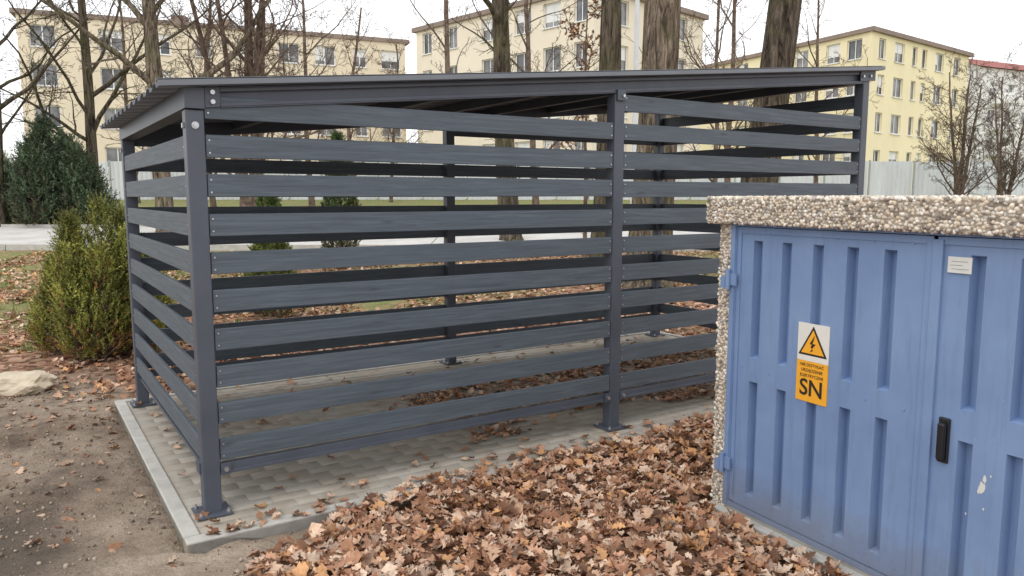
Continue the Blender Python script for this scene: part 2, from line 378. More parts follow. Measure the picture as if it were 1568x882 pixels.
pebbles('exposed_aggregate',[
 ((sx0,-.05,ZT),(sx1-sx0,0,0),(0,0,hs),(0,-1,0),.0155,True),
 ((sx0,-.05,ZTOP-.004),(sx1-sx0,0,0),(0,.25,0),(0,0,1),.0165,True),
 ((sx0,.2,ZTOP-.006),(sx1-sx0,0,0),(0,CD-.16,0),(0,0,1),.024,False),
 ((sx0,-.05,ZT),(0,CD+.1,0),(0,0,hs),(-1,0,0),.018,False),
 ((sx0,-.05,ZT),(sx1-sx0,0,0),(0,.05,0),(0,0,-1),.0165,False),
 ((-WJ,0,-.08),(WJ,0,0),(0,0,ZT+.08),(0,-1,0),.0155,True),
 ((CL,0,-.08),(WJ,0,0),(0,0,ZT+.08),(0,-1,0),.0155,True),
 ((-WJ,0,-.08),(0,CD,0),(0,0,ZT+.08),(-1,0,0),.022,False)],ki)
# doors: closed sheet steel with pressed channels between raised panels
yd=.012; dm=MB()
def door(x0,x1,z0,z1,slots,rows):
    w=.056
    xb=sorted([x0,x1]+[s for s in slots]+[s+w for s in slots]); zb=sorted([z0,z1]+[r for q in rows for r in q])
    for i in range(len(xb)-1):
        for j in range(len(zb)-1):
            a,b,c,e=xb[i],xb[i+1],zb[j],zb[j+1]
            if any(abs(a-s)<1e-6 for s in slots) and any(abs(c-q[0])<1e-6 for q in rows):
                D=.046; aL=a+.003; a1=a+.006; b1=b-.010; c1=c+.012; e_=e-.012; DR=D*.62
                dm.poly([(b1,yd+DR,c1),(b,yd,c),(b,yd,e),(b1,yd+DR,e_)])
                dm.poly([(a1,yd+D,c1),(b1,yd+DR,c1),(b1,yd+DR,e_),(a1,yd+D,e_)])
                dm.poly([(a,yd,c),(a1,yd+D,c1),(a1,yd+D,e_),(a,yd,e)])
                dm.poly([(a,yd,c),(b,yd,c),(b1,yd+DR,c1)]); dm.poly([(a,yd,c),(b1,yd+DR,c1),(a1,yd+D,c1)])
                dm.poly([(b,yd,e),(a,yd,e),(b1,yd+DR,e_)]); dm.poly([(a,yd,e),(a1,yd+D,e_),(b1,yd+DR,e_)])
            else: dm.poly([(a,yd,c),(b,yd,c),(b,yd,e),(a,yd,e)])
zr=[(.069*H,.432*H),(.506*H,.866*H)]
dz0,dz1=.03*H,.905*H
door(.02*H,.648*H,dz0,dz1,[(.082+.1095*i)*H for i in range(5)],zr)
door(.662*H,1.285*H,dz0,dz1,[(.738+.1095*i)*H for i in range(5)],zr)
for (a,b) in ((.02*H,.648*H),(.662*H,1.285*H)):
    dm.box(a-.002,a+.022,yd-.007,yd-.001,dz0,dz1); dm.box(b-.022,b+.002,yd-.007,yd-.001,dz0,dz1)
    dm.box(a+.0225,b-.0225,yd-.007,yd-.001,dz0-.002,dz0+.03); dm.box(a+.0225,b-.0225,yd-.007,yd-.001,dz1-.028,dz1+.001)
dm.box(.001,.018*H,-.012,yd+.02,.021,ZT-.002); dm.box(1.288*H,CL-.001,-.012,yd+.02,.021,ZT-.002)
dm.box(.018*H+.001,1.288*H-.001,-.008,yd+.02,.021,dz0-.006); dm.box(.018*H+.001,1.288*H-.001,-.008,yd+.02,dz1+.005,ZT-.002)
dm.box(.652*H,.676*H,yd-.014,yd-.0075,dz0+.01,dz1-.01)
for xx in (.0,1.297*H):
    for zz in (.743*H,.153*H):
        dm.box(xx-.022,xx+.05,-.022,-.0125,zz-.03,zz+.03) ; dm.cyl((xx+.005,-.03,zz-.05),(xx+.005,-.03,zz+.05),.012,12)
        dm.box(xx-.036,xx-.006,-.038,-.0225,zz-.045,zz+.012)
for i in range(6):
    for zz in (.47*H,.885*H,.05*H):
        dm.cyl(((.05+.1095*i)*H,yd,zz),((.05+.1095*i)*H,yd-.003,zz),.005,8)
dm.obj('blue_doors',blue,ki)
mb=MB(); mb.box(.002,CL-.002,yd+.06,yd+.075,.022,ZT-.003); mb.box(.002,CL-.002,yd+.022,yd+.058,.0215,.028); mb.obj('shade_backing',dark,ki)  # added backing sheets, coloured dark as the shade behind the door gaps
mb=MB(); hx=.706*H; hz=.424*H
mb.box(hx-.022,hx+.022,yd-.012,yd-.0005,hz-.088,hz+.088); ho=mb.obj('handle_plate',black,ki,bevel=.005)
mb=MB(); mb.box(hx-.014,hx+.016,yd-.034,yd-.0125,hz-.075,hz+.07); mb.obj('handle_grip',black,ki,bevel=.008)
white=simple('label_white',s2l((215,215,210)),.5,0,.05,30)
mb=MB(); lx=.716*H; lz=.842*H; mb.box(lx-.045,lx+.045,yd-.0085,yd-.0072,lz-.03,lz+.03)
mb.obj('label_plate',white,ki)
mb=MB()
for i,(a,b) in enumerate(((-.03,.03),(-.035,.01),(-.03,.035))): mb.box(lx+a,lx+b,yd-.0095,yd-.0087,lz+.012-.014*i,lz+.0135-.014*i)
mb.obj('label_print',simple('print_grey',s2l((120,120,124)),.6),ki)
mb=MB(); px,pz=.80*H,.34*H
for k,(ox,oz,r) in enumerate(((0,0,.022),(.008,.03,.014),(-.01,-.02,.01),(.012,-.08,.006),(-.05,-.12,.005),(.03,.05,.005))):
    mb.poly([(px+ox+math.cos(a)*r*.6*random.uniform(.6,1.1),yd-.0015-.0002*k,pz+oz+math.sin(a)*r*random.uniform(.7,1.3)) for a in [i*2*math.pi/11 for i in range(11)]][::1])
mb.obj('paint_chip',white,ki)
# warning sign
ws=empty('warning_sign',(CO[0],CO[1],0),CR)
yel=simple('sign_yellow',s2l((243,172,45)),.5,0,.04,20); sw=simple('sign_white',s2l((225,222,214)),.5,0,.03,20); ink=simple('sign_ink',s2l((40,34,30)),.6,0,.05)
x0,x1,z0,z1=.264*H,.370*H,.421*H,.645*H; ys_=yd-.004; zm=z0+(z1-z0)*.52
mb=MB(); mb.box(x0,x1,ys_,yd-.0008,zm+.0005,z1); mb.obj('upper_plate',sw,ws)
mb=MB(); mb.box(x0,x1,ys_,yd-.0008,z0,zm); 
cx=(x0+x1)/2; W=x1-x0
def tri(mb,sc,y,m=0):
    zc=zm+ (z1-zm)*.42; pts=[(cx-.46*W*sc,y,zc-.27*W*sc),(cx+.46*W*sc,y,zc-.27*W*sc),(cx,y,zc+.53*W*sc)]; mb.poly(pts,m)
mb.obj('lower_plate',yel,ws)
mb=MB(); tri(mb,1,ys_-.001); mb.obj('triangle_border',ink,ws)
mb=MB(); tri(mb,.80,ys_-.002); mb.obj('triangle_fill',yel,ws)
mb=MB(); zc=zm+(z1-zm)*.42; B=lambda pts: mb.poly([(cx+a*W,ys_-.003,zc+b*W) for a,b in pts])
B([(.06,.30),(-.10,.04),(-.02,.04),(.02,.13)][::-1]); B([(-.02,.06),(.10,.06),(-.02,-.08),(-.06,-.04)][::-1]); B([(-.02,-.08),(-.08,-.18),(.02,-.12)][::-1])
mb.obj('lightning_bolt',ink,ws)
def text(body,size,x,z,name,off=0):
    cu=bpy.data.curves.new(name,'FONT'); cu.body=body; cu.size=size; cu.align_x='CENTER'; cu.extrude=.0004; cu.offset=off
    o=bpy.data.objects.new(name,cu); o.location=(x,ys_-.0012,z); o.rotation_euler=(math.pi/2,0,0); cu.materials.append(ink); link(o,ws)
text('SN',.105,cx,z0+.03,'letters_sn',.0015)
for i,tx in enumerate(('NIE DOTYKAĆ','URZĄDZENIE','ELEKTRYCZNE')): text(tx,.0195,cx,zm-.024-.0245*i,'line_%d'%i)
# ---------------- leaves
ly=np.array([0,.1,.2,.3,.42,.52,.64,.76,.88,1.0]); lw=np.array([.015,.12,.10,.26,.14,.36,.18,.30,.13,.02])
lt=[];
for y,w in zip(ly,lw): lt+=[(-w,y-.5),(0,y-.5-.03),(w,y-.5)]
lt=np.array(lt); lf=[]
for i in range(len(ly)-1):
    a=i*3
    for k in (0,1): lf+=[(a+k,a+k+1,a+k+4),(a+k,a+k+4,a+k+3)]
lf=np.array(lf)
pal=np.array([s2l(c) for c in ((196,152,124),(172,126,98),(140,100,76),(216,184,158),(210,160,114),(114,84,66),(184,138,110),(205,168,140),(158,116,88),(224,198,174),(190,162,142))])
def leaves(name,pts,size,tilt,zh,bright=1.,parent=None,zf=gz,palette=pal):
    N=len(pts); pts=np.array(pts)
    sz=R.uniform(size[0],size[1],N); wd=R.uniform(.7,1.25,N)
    x=lt[None,:,0]*sz[:,None]*wd[:,None]; y=lt[None,:,1]*sz[:,None]
    c1=R.normal(0,9,N)[:,None]; c2=R.normal(2,6,N)[:,None]; fold=R.uniform(-.2,.6,N)[:,None]
    z=c1*x*x+c2*y*y+fold*np.abs(x)+R.normal(0,1,(N,lt.shape[0]))*sz[:,None]*.035
    P=np.stack([x,y,z],-1)
    a=R.uniform(0,6.28,N); tx=R.normal(0,tilt,N); ty=R.normal(0,tilt,N)
    def rot(P,i,j,an):
        c,s=np.cos(an)[:,None],np.sin(an)[:,None]; u,v=P[...,i].copy(),P[...,j].copy(); P[...,i]=u*c-v*s; P[...,j]=u*s+v*c
    rot(P,0,2,tx); rot(P,1,2,ty); rot(P,0,1,a)
    base=np.array([(zf(px,py)) for px,py in pts]); zo=R.uniform(.2,1,N)**1.0*zh
    P+=np.stack([pts[:,0],pts[:,1],base+zo],-1)[:,None,:]
    P[...,2]=np.maximum(P[...,2],base[:,None]+.001)
    cc=palette[R.integers(0,len(palette),N)]*R.uniform(.75,1.12,(N,1))*bright
    F=(lf[None]+(np.arange(N)*len(lt))[:,None,None]).reshape(-1,3)
    return obj_arr(name,P.reshape(-1,3),F,leafm,np.repeat(cc,len(lt),0),parent,True)
def inkiosk(x,y):
    dx,dy=x-CO[0],y-CO[1]; a=dx*d[0]+dy*d[1]; b=dx*-d[1]+dy*d[0]; return -WJ-.03<a<CL+WJ+.03 and -.08<b<CD
ll=empty('leaf_litter')
pts=[]
while len(pts)<12000:
    x=random.uniform(-2.2,3.4); y=random.uniform(1.2,6.2); s,t=to_st(x,y)
    if t>PT0+.03+.07*noise.noise(Vector((x*6,y*6,0))) or s>LT+.6 or inkiosk(x,y): continue
    b=max(.5-1.3*(-.32-t),-.15)
    edge=s-b+.25*noise.noise(Vector((x*3,y*3,4)))
    if edge<0 and random.random()>.02: continue
    if edge<.25 and random.random()>.25+edge*3: continue
    pts.append((x,y))
def zlit(x,y):
    s,t=to_st(x,y); return gz(x,y)+.02+.03*(noise.noise(Vector((x*3,y*3,11)))+.3)
leaves('leaves_foreground',pts,(.05,.108),.42,.035,1.,ll,zlit)
pts=[]
while len(pts)<2300:
    s=random.uniform(1.5,LT-.1); t=random.uniform(.2,1.85)
    e_=min(t-.36-.15*math.sin(s*3),1.75-t,(s-1.75)*1.0)+.3*noise.noise(Vector((s*3,t*3,0)))
    if e_<0 and random.random()>.08: continue
    pts.append(to_xy(s,t))
for i in range(420):
    pts.append(to_xy(random.uniform(PS0+.1,PS1),random.choice([random.uniform(PT0,-.02),random.uniform(PT0,PT0+.12),random.uniform(0,DP),random.uniform(1.5,PT1)])) if i>60 else to_xy(random.uniform(1,LT),random.uniform(PT0,-.1)))
leaves('leaves_on_paving',pts,(.05,.09),.3,.02,.9,ll,lambda x,y:.004)
pts=[]
while len(pts)<15000:
    x=random.uniform(-11,8); y=6+random.random()**1.3*13; s,t=to_st(x,y)
    if PS0<s<PS1 and PT0<t<PT1: continue
    if t<0 and s>0: continue
    if y<7 and s<0 and random.random()<.6: continue
    if y>17.7: continue
    if noise.noise(Vector((x*.7,y*.7,3)))<-.15 and random.random()<.85: continue
    pts.append((x,y))
leaves('leaves_background',pts,(.07,.12),.35,.03,1.05,ll)
pts=[(random.uniform(-5,-1.2),random.uniform(2.0,7)) for _ in range(1700)]
pts=[p for p in pts if to_st(*p)[0]<PS0-.02 and (random.random()<.2 or p[1]>5.2 or noise.noise(Vector((p[0]*2,p[1]*2,5)))>.2)]
leaves('leaves_on_soil',pts,(.03,.08),.3,.012,.8,ll)
# soil clods
iv,iF=ico(1); N=3600; q=[]
while len(q)<N:
    x=random.uniform(-5,-.9); y=random.uniform(2.,7); s,t=to_st(x,y)
    if s>PS0-.02 and t>PT0-.03: continue
    if noise.noise(Vector((x*1.5,y*1.5,8)))<random.uniform(-.5,.5): continue
    q.append((x,y,gz(x,y)+.004))
q=np.array(q); sc=np.abs(R.normal(.002,.004,(N,1)))+.002; P=iv[None]*sc[:,None]*R.uniform(.6,1.3,(N,1,3))+q[:,None]
cl=np.array([s2l((154,134,115)),s2l((120,102,86)),s2l((92,77,66)),s2l((172,156,138))])[R.integers(0,4,N)]
obj_arr('soil_clods',P.reshape(-1,3),(iF[None]+(np.arange(N)*len(iv))[:,None,None]).reshape(-1,3),pebm,np.repeat(cl,len(iv),0),None,True)
def tufts(name,spots,hh,n,cols):
    V=[];F=[];C=[]
    for (x,y) in spots:
        z=gz(x,y)
        for k in range(n):
            a=random.uniform(0,6.28); l=hh*random.uniform(.5,1.3); r=random.uniform(0,.06); p=Vector((x+math.cos(a)*r,y+math.sin(a)*r,z)); o=Vector((math.cos(a),math.sin(a),0)); sd=Vector((-o.y,o.x,0))*.003
            m=p+o*l*.3+Vector((0,0,l*.7)); q=p+o*l*.75+Vector((0,0,l*.9)); b=len(V); V+=[tuple(p-sd),tuple(p+sd),tuple(m+sd*.7),tuple(m-sd*.7),tuple(q),tuple(q+sd*.1)]
            F+=[(b,b+1,b+2,b+3),(b+3,b+2,b+5,b+4)]; c_=random.choice(cols); C+=[c_]*6
    obj_arr(name,V,F,needm,C)
gc=[s2l((96,116,52)),s2l((126,140,72)),s2l((150,146,96)),s2l((84,98,48))]
sp=[];k=0
while k<420:
    x=random.uniform(-9,-3.5); y=random.uniform(7.5,15)
    if noise.noise(Vector((x*.9,y*.9,7)))>.0: sp.append((x,y)); k+=1
for _ in range(500): sp.append((random.uniform(-9,9),random.uniform(12,17.5)))
tufts('grass',sp,.07,12,gc)
# stone
b=bmesh.new(); bmesh.ops.create_icosphere(b,subdivisions=4,radius=1)
for v_ in b.verts:
    n_=noise.noise(v_.co*1.6)+.4*noise.noise(v_.co*4); v_.co*=1+.28*n_; v_.co.x*=.34; v_.co.y*=.2; v_.co.z*=.11; v_.co.z+=.05*v_.co.x
me=bpy.data.meshes.new('stone'); b.to_mesh(me); b.free(); me.materials.append(simple('stone_mat',s2l((200,186,164)),.9,0,.15,7,.6)); o=link(bpy.data.objects.new('stone',me)); o.location=(-4.2,6.35,0.01)
# ---------------- conifers
def conifer(name,loc,hgt,rad,n,c1,c2,brown,seed,spires=1,nl=.035,shoot=.13,nw=.0055,tops=None):
    rg=random.Random(seed); base=Vector((loc[0],loc[1],gz(*loc)))
    if tops: tops=[(Vector((a*rad,b*rad,0)),h_) for a,b,h_ in tops]
    else: tops=[(Vector((0,0,0)),1.0)]+[(Vector((rg.uniform(-1,1)*rad*.6,rg.uniform(-1,1)*rad*.5,0)),rg.uniform(.55,.95)) for _ in range(spires-1)]
    V=[];F=[];C=[]; c1=Vector(c1);c2=Vector(c2);br=Vector(brown); spn=len(tops)
    for i in range(n):
        off,hs=rg.choice(tops); u=rg.random()**.85; z=u*hgt*hs
        prof=(math.sin(min(1,u*1.9+.25)*math.pi/2))*(1-u)**.62; a=rg.uniform(0,6.283)
        lump=1+.45*noise.noise(Vector((math.cos(a)*1.7+seed,math.sin(a)*1.7,z*2.4+off.x*5)))
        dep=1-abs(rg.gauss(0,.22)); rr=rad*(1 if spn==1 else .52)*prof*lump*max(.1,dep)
        p=base+off+Vector((math.cos(a)*rr,math.sin(a)*rr,z+.04))
        out=Vector((math.cos(a),math.sin(a),0)); dr=(out*rg.uniform(.25,.9)*(1-u*.6)+Vector((0,0,rg.uniform(.5,1.2)))+Vector((rg.gauss(0,.25),rg.gauss(0,.25),0))).normalized()
        L=shoot*rg.uniform(.6,1.5); w=dr.orthogonal().normalized(); w2=dr.cross(w)
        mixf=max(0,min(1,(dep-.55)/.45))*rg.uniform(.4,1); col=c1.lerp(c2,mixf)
        cl_=noise.noise(Vector((p.x*3.5,p.y*3.5,p.z*3.5+seed))); col=col*(1+.7*cl_)
        if rg.random()<max(0,.4-u*.9)+.04: col=col.lerp(br,.8)
        for k in range(15):
            f=k/15; an=rg.uniform(0,6.283); nd=(dr*rg.uniform(.5,1)+(w*math.cos(an)+w2*math.sin(an))*rg.uniform(.6,1)).normalized(); q=p+dr*L*f; ln=nl*rg.uniform(.7,1.3)*(1-.4*f)
            sd=nd.cross(Vector((rg.gauss(0,1),rg.gauss(0,1),rg.gauss(0,1)))).normalized()*nw
            bi=len(V); V+= [tuple(q-sd),tuple(q+sd),tuple(q+nd*ln)]; F.append((bi,bi+1,bi+2)); cc=col*rg.uniform(.75,1.25); C+=[tuple(cc)]*2+[tuple(cc*1.2)]
    e=empty(name); obj_arr('foliage',V,F,needm,C,e)
    st=MB()
    for off,hs in tops: st.cyl(base+off*.3-Vector((0,0,.1)),base+off+Vector((0,0,hgt*hs*.85)),.035,7,0,.008)
    for i in range(60*spn):
        off,hs=rg.choice(tops); u=rg.random()*.8; a=rg.uniform(0,6.28); r_=rad*.5*(1-u)**.6; p=base+off+Vector((0,0,u*hgt*hs)); st.cyl(p,p+Vector((math.cos(a)*r_,math.sin(a)*r_,r_*.6)),.01,4,0,.003)
    st.obj('stems',twigm,e)
def PX(px,Y): return (px-784)/1170*Y
conifer('conifer_shrub',(-4.22,7.75),1.5,.54,7000,s2l((62,68,28)),s2l((164,166,82)),s2l((156,108,66)),3,tops=[(.1,0,1.0),(-.5,.1,.86),(.6,-.1,.8),(-.2,-.5,.9),(.3,.4,.93),(-.75,-.1,.6),(.85,.1,.7),(0,-.7,.6),(.35,-.6,.7),(-.95,.1,.4),(1.0,0,.45)])
conifer('conifer_shrub',(PX(84,24.6),24.6),3.1,1.25,4200,s2l((40,50,36)),s2l((94,112,82)),s2l((90,80,60)),8,nl=.12,shoot=.45,nw=.018,tops=[(-.15,0,1.0),(.35,.1,.84),(-.55,.1,.8),(.75,-.1,.7),(-.15,-.5,.7),(-.9,0,.5),(1.0,0,.5)])
conifer('conifer_shrub',(PX(8,26),26),2.1,1.1,2200,s2l((90,100,72)),s2l((170,176,146)),s2l((150,130,100)),12,3,nl=.12,shoot=.35,nw=.018)
conifer('conifer_shrub',(PX(195,9.3),9.3),.95,.42,1500,s2l((44,52,26)),s2l((130,136,66)),s2l((120,94,56)),13,2,.035)
conifer('conifer_shrub',(-3.35,10.3),1.15,.5,2200,s2l((44,54,26)),s2l((124,134,62)),s2l((120,94,56)),15,3,.04)
conifer('conifer_shrub',(PX(410,13),13),1.7,.6,1800,s2l((36,46,26)),s2l((100,120,62)),s2l((110,84,50)),17,2,.05,nw=.008)
conifer('conifer_shrub',(PX(520,15),15),2.5,.45,2000,s2l((36,46,26)),s2l((90,112,60)),s2l((110,84,50)),19,1,.05,nw=.009)
# ---------------- trees
class Tree:
    def __init__(s,seed): s.V=[];s.F=[];s.r=random.Random(seed);s.seed=seed
    def tube(s,pts,rad,n,rough=0):
        b=len(s.V); prev=None
        for i,p in enumerate(pts):
            dd=(pts[min(i+1,len(pts)-1)]-pts[max(i-1,0)]).normalized()
            u=dd.orthogonal().normalized() if prev is None else (prev-dd*prev.dot(dd)).normalized(); prev=u; w=dd.cross(u)
            for k in range(n):
                a=2*math.pi*k/n; r=rad[i]
                if rough: r*=1+rough*noise.noise(Vector((math.cos(a)*1.5,math.sin(a)*1.5,p.z*.8+s.seed)))+.3*rough*noise.noise(Vector((math.cos(a)*5,math.sin(a)*5,p.z*2)))
                s.V.append(p+(u*math.cos(a)+w*math.sin(a))*r)
        for i in range(len(pts)-1):
            for k in range(n):
                j=(k+1)%n; a=b+i*n; s.F.append((a+k,a+j,a+n+j,a+n+k))
    def grow(s,p,dr,L,r,lev,mx,cfg):
        rg=s.r; n=(12,7,5,4,3)[lev]; wob=(.06,.16,.22,.28,.3)[lev]*(cfg.get('wob',1) if lev==0 else 1); tr=(.05,.06,.04,.03,.02)[lev]
        pts=[p];rad=[r]; ds=[dr]; seg=L/n; d0=dr.copy()
        for i in range(n):
            dr=(dr+Vector((rg.gauss(0,wob),rg.gauss(0,wob),rg.gauss(0,wob*.6)+tr))+ (d0*.35 if lev==0 else Vector())).normalized(); p=p+dr*seg; pts.append(p); ds.append(dr)
            f=(i+1)/n; rad.append(max(.0065,r*(1-.72*f)) if lev else max(.01,r*(1-.7*f)))
        if lev==0:
            rad[0]=r*1.45; pts.insert(1,pts[0].lerp(pts[1],.25)); rad.insert(1,r*1.08); ds.insert(1,ds[0])
        s.tube(pts,rad,(14,6,4,3,3)[lev],.14 if lev==0 else 0)
        if lev<mx:
            nc=cfg['nc'][lev]; st=cfg['st'][lev]
            for k in range(nc):
                f=st+(1-st)*(k+rg.random())/nc; x=f*(len(pts)-1); i=min(int(x),len(pts)-2); q=pts[i].lerp(pts[i+1],x-i); rr=rad[i]
                perp=ds[i].orthogonal().normalized(); perp.rotate(Matrix.Rotation(rg.uniform(0,6.283),3,ds[i])); an=rg.uniform(.5,1.15)
                cd=(ds[i]*math.cos(an)+perp*math.sin(an)).normalized()
                s.grow(q,cd,L*cfg['lr'][lev]*rg.uniform(.55,1.1)*(1.15-.6*f),max(.007,rr*rg.uniform(.3,.55)),lev+1,mx,cfg)
def tree(name,x,y,hgt,r,seed,lean=(0,0),mx=4,mat=bark1,nc=(10,6,5,4),st=(.35,.25,.2,.15),lr=(.45,.5,.5,.55),epi=0,wob=1,stems=1,ez=(1.6,9)):
    T=Tree(seed); rg=T.r; bz=gz(x,y)-.15
    for k in range(stems):
        o=Vector((x+(rg.uniform(-.25,.25) if stems>1 else 0),y+(rg.uniform(-.2,.2) if stems>1 else 0),bz)); dr=Vector((lean[0]+(rg.uniform(-.25,.25) if stems>1 else 0),lean[1],1)).normalized()
        T.grow(o,dr,hgt*(rg.uniform(.75,1) if stems>1 else 1),r,0,mx,dict(nc=nc,st=st,lr=lr,wob=wob))
        for e_ in range(epi):
            z=rg.uniform(ez[0],min(hgt*.6,ez[1])); a=rg.uniform(0,6.28); p=o+dr*z; T.grow(p,Vector((math.cos(a),math.sin(a),.6)).normalized(),rg.uniform(.6,1.8),.012,2,4,dict(nc=(0,0,5,4),st=(0,0,.1,.1),lr=(0,0,.5,.5),wob=1))
    nm=empty(name); obj_arr('trunk_and_branches',[tuple(v) for v in T.V],T.F,mat,None,nm,True); return T
tree('bare_tree',PX(992,12.8),12.8,15,.37,1,(.035,0),3,bark1,(9,6,5,4),(.42,.2,.2,.2),epi=5,wob=.25)
tree('bare_tree',PX(922,15),15,14,.26,2,(.012,.0),3,bark2,(10,6,5,4),(.4,.2,.2,.2),epi=9,wob=.25)
tree('bare_tree',PX(783,20),20,14,.29,3,(-.075,0),4,bark2,(10,6,5,3),(.26,.2,.2,.2),epi=16,wob=.3)
tree('bare_tree',PX(1143,13.5),13.5,15,.35,4,(.105,0),3,bark2,(9,6,5,4),(.42,.2,.2,.2),epi=6,wob=.25)
tree('bare_tree',PX(256,22),22,14,.26,5,(0,0),4,bark1,(12,6,4,3),(.3,.2,.2,.2),epi=22,wob=.3)
tree('bare_tree',PX(385,24),24,11,.13,6,(0,0),4,twigm,(10,6,4,3),(.2,.2,.2,.2),wob=.6,stems=6,epi=4)
tree('bare_tree',PX(150,26),26,13,.2,7,(.0,0),4,bark2,(18,7,5,4),(.2,.15,.15,.15),lr=(.42,.5,.5,.55),wob=.4)
tree('bare_tree',PX(2,24),24,12,.17,9,(.03,0),4,bark2,(14,7,5,4),(.25,.15,.15,.15),lr=(.45,.5,.5,.55),wob=.5)
tree('bare_tree',PX(690,27),27,14,.12,10,(0,0),3,twigm,(8,4,4,3),(.35,.2,.2,.2),lr=(.25,.5,.5,.5),wob=.25,epi=6)
tree('bare_tree',PX(480,36),36,11,.14,11,(0,0),4,twigm,(15,7,5,3),(.15,.15,.15,.15),lr=(.4,.5,.5,.55))
tree('bare_tree',PX(545,34),34,9,.12,12,(0,0),4,twigm,(15,7,4,3),(.15,.15,.15,.15),lr=(.4,.5,.5,.55))
tree('bare_tree',PX(820,30),30,12,.14,13,(0,0),4,twigm,(14,7,5,3),(.2,.15,.15,.15),lr=(.38,.5,.5,.55))
tree('bare_tree',PX(1110,34),34,12,.15,14,(0,0),4,twigm,(15,7,5,3),(.2,.15,.15,.15),lr=(.4,.5,.5,.55))
tree('bare_tree',PX(1245,36),36,10,.12,15,(0,0),4,twigm,(12,6,4,3),(.2,.15,.15,.15))
tree('bare_tree',PX(1462,37),37,7.5,.09,16,(0,0),4,twigm,(13,7,5,3),(.08,.1,.15,.15),stems=4)
tree('bare_tree',PX(1535,35),35,6.5,.08,17,(0,0),4,twigm,(13,7,5,3),(.08,.1,.15,.15),stems=4)
tree('bare_tree',PX(1090,28),28,10,.10,18,(0,0),4,twigm,(12,6,4,3),(.2,.15,.15,.15))
tree('bare_tree',PX(330,33),33,11,.13,19,(0,0),4,twigm,(14,7,5,3),(.15,.15,.15,.15),lr=(.4,.5,.5,.55))
tree('bare_tree',PX(215,38),38,11,.13,29,(0,0),4,twigm,(14,7,5,3),(.15,.15,.15,.15),lr=(.4,.5,.5,.55))
tree('bare_tree',PX(600,39),39,8,.1,31,(0,0),4,twigm,(14,7,5,3),(.15,.15,.15,.15),lr=(.4,.5,.5,.55))
# sapling holding brown leaves
T=tree('oak_sapling',PX(895,17),17,5.4,.05,21,(0,0),3,twigm,(14,6,4,3),(.3,.2,.2,.2),lr=(.3,.5,.5,.5))
cand=[v for v in T.V if v.z>2.4]; cand=[random.choice(cand) for _ in range(520)]
pts=[(c_.x,c_.y) for c_ in cand]
zz_=iter([c_.z-.03 for c_ in cand]); leaves('hanging_leaves',pts,(.07,.12),.9,.03,.8,bpy.data.objects['oak_sapling'],lambda x,y:next(zz_),pal[[1,2,4,8]])
# ---------------- fence
fe=empty('fence'); Vs=[];Fs=[];Cs=[]; fp=MB()
x=-60.
while x<75:
    w=2.4; y=41.5; z0=gz(x,y)-.05; k=random.uniform(.9,1.03); base=s2l((216,220,222)); hgt=2.08+random.uniform(-.02,.03)
    xx=x+.05; pr=[]
    while xx<x+w-.05: pr+=[(xx,0),(xx+.13,0),(xx+.16,.035),(xx+.22,.035)]; xx+=.25
    pr=[p for p in pr if p[0]<x+w-.04]; b=len(Vs)
    for (a,dy) in pr: Vs+=[(a,y+dy,z0),(a,y+dy,z0+hgt)]; Cs+=[tuple(c_*k for c_ in base)]*2
    Fs+=[(b+2*i,b+2*i+2,b+2*i+3,b+2*i+1) for i in range(len(pr)-1)]
    fp.box(x-.035,x+.035,y-.05,y+.06,z0,z0+hgt+.06); x+=w
obj_arr('panels',Vs,Fs,fencem,Cs,fe); fp.obj('posts',fpost,fe)
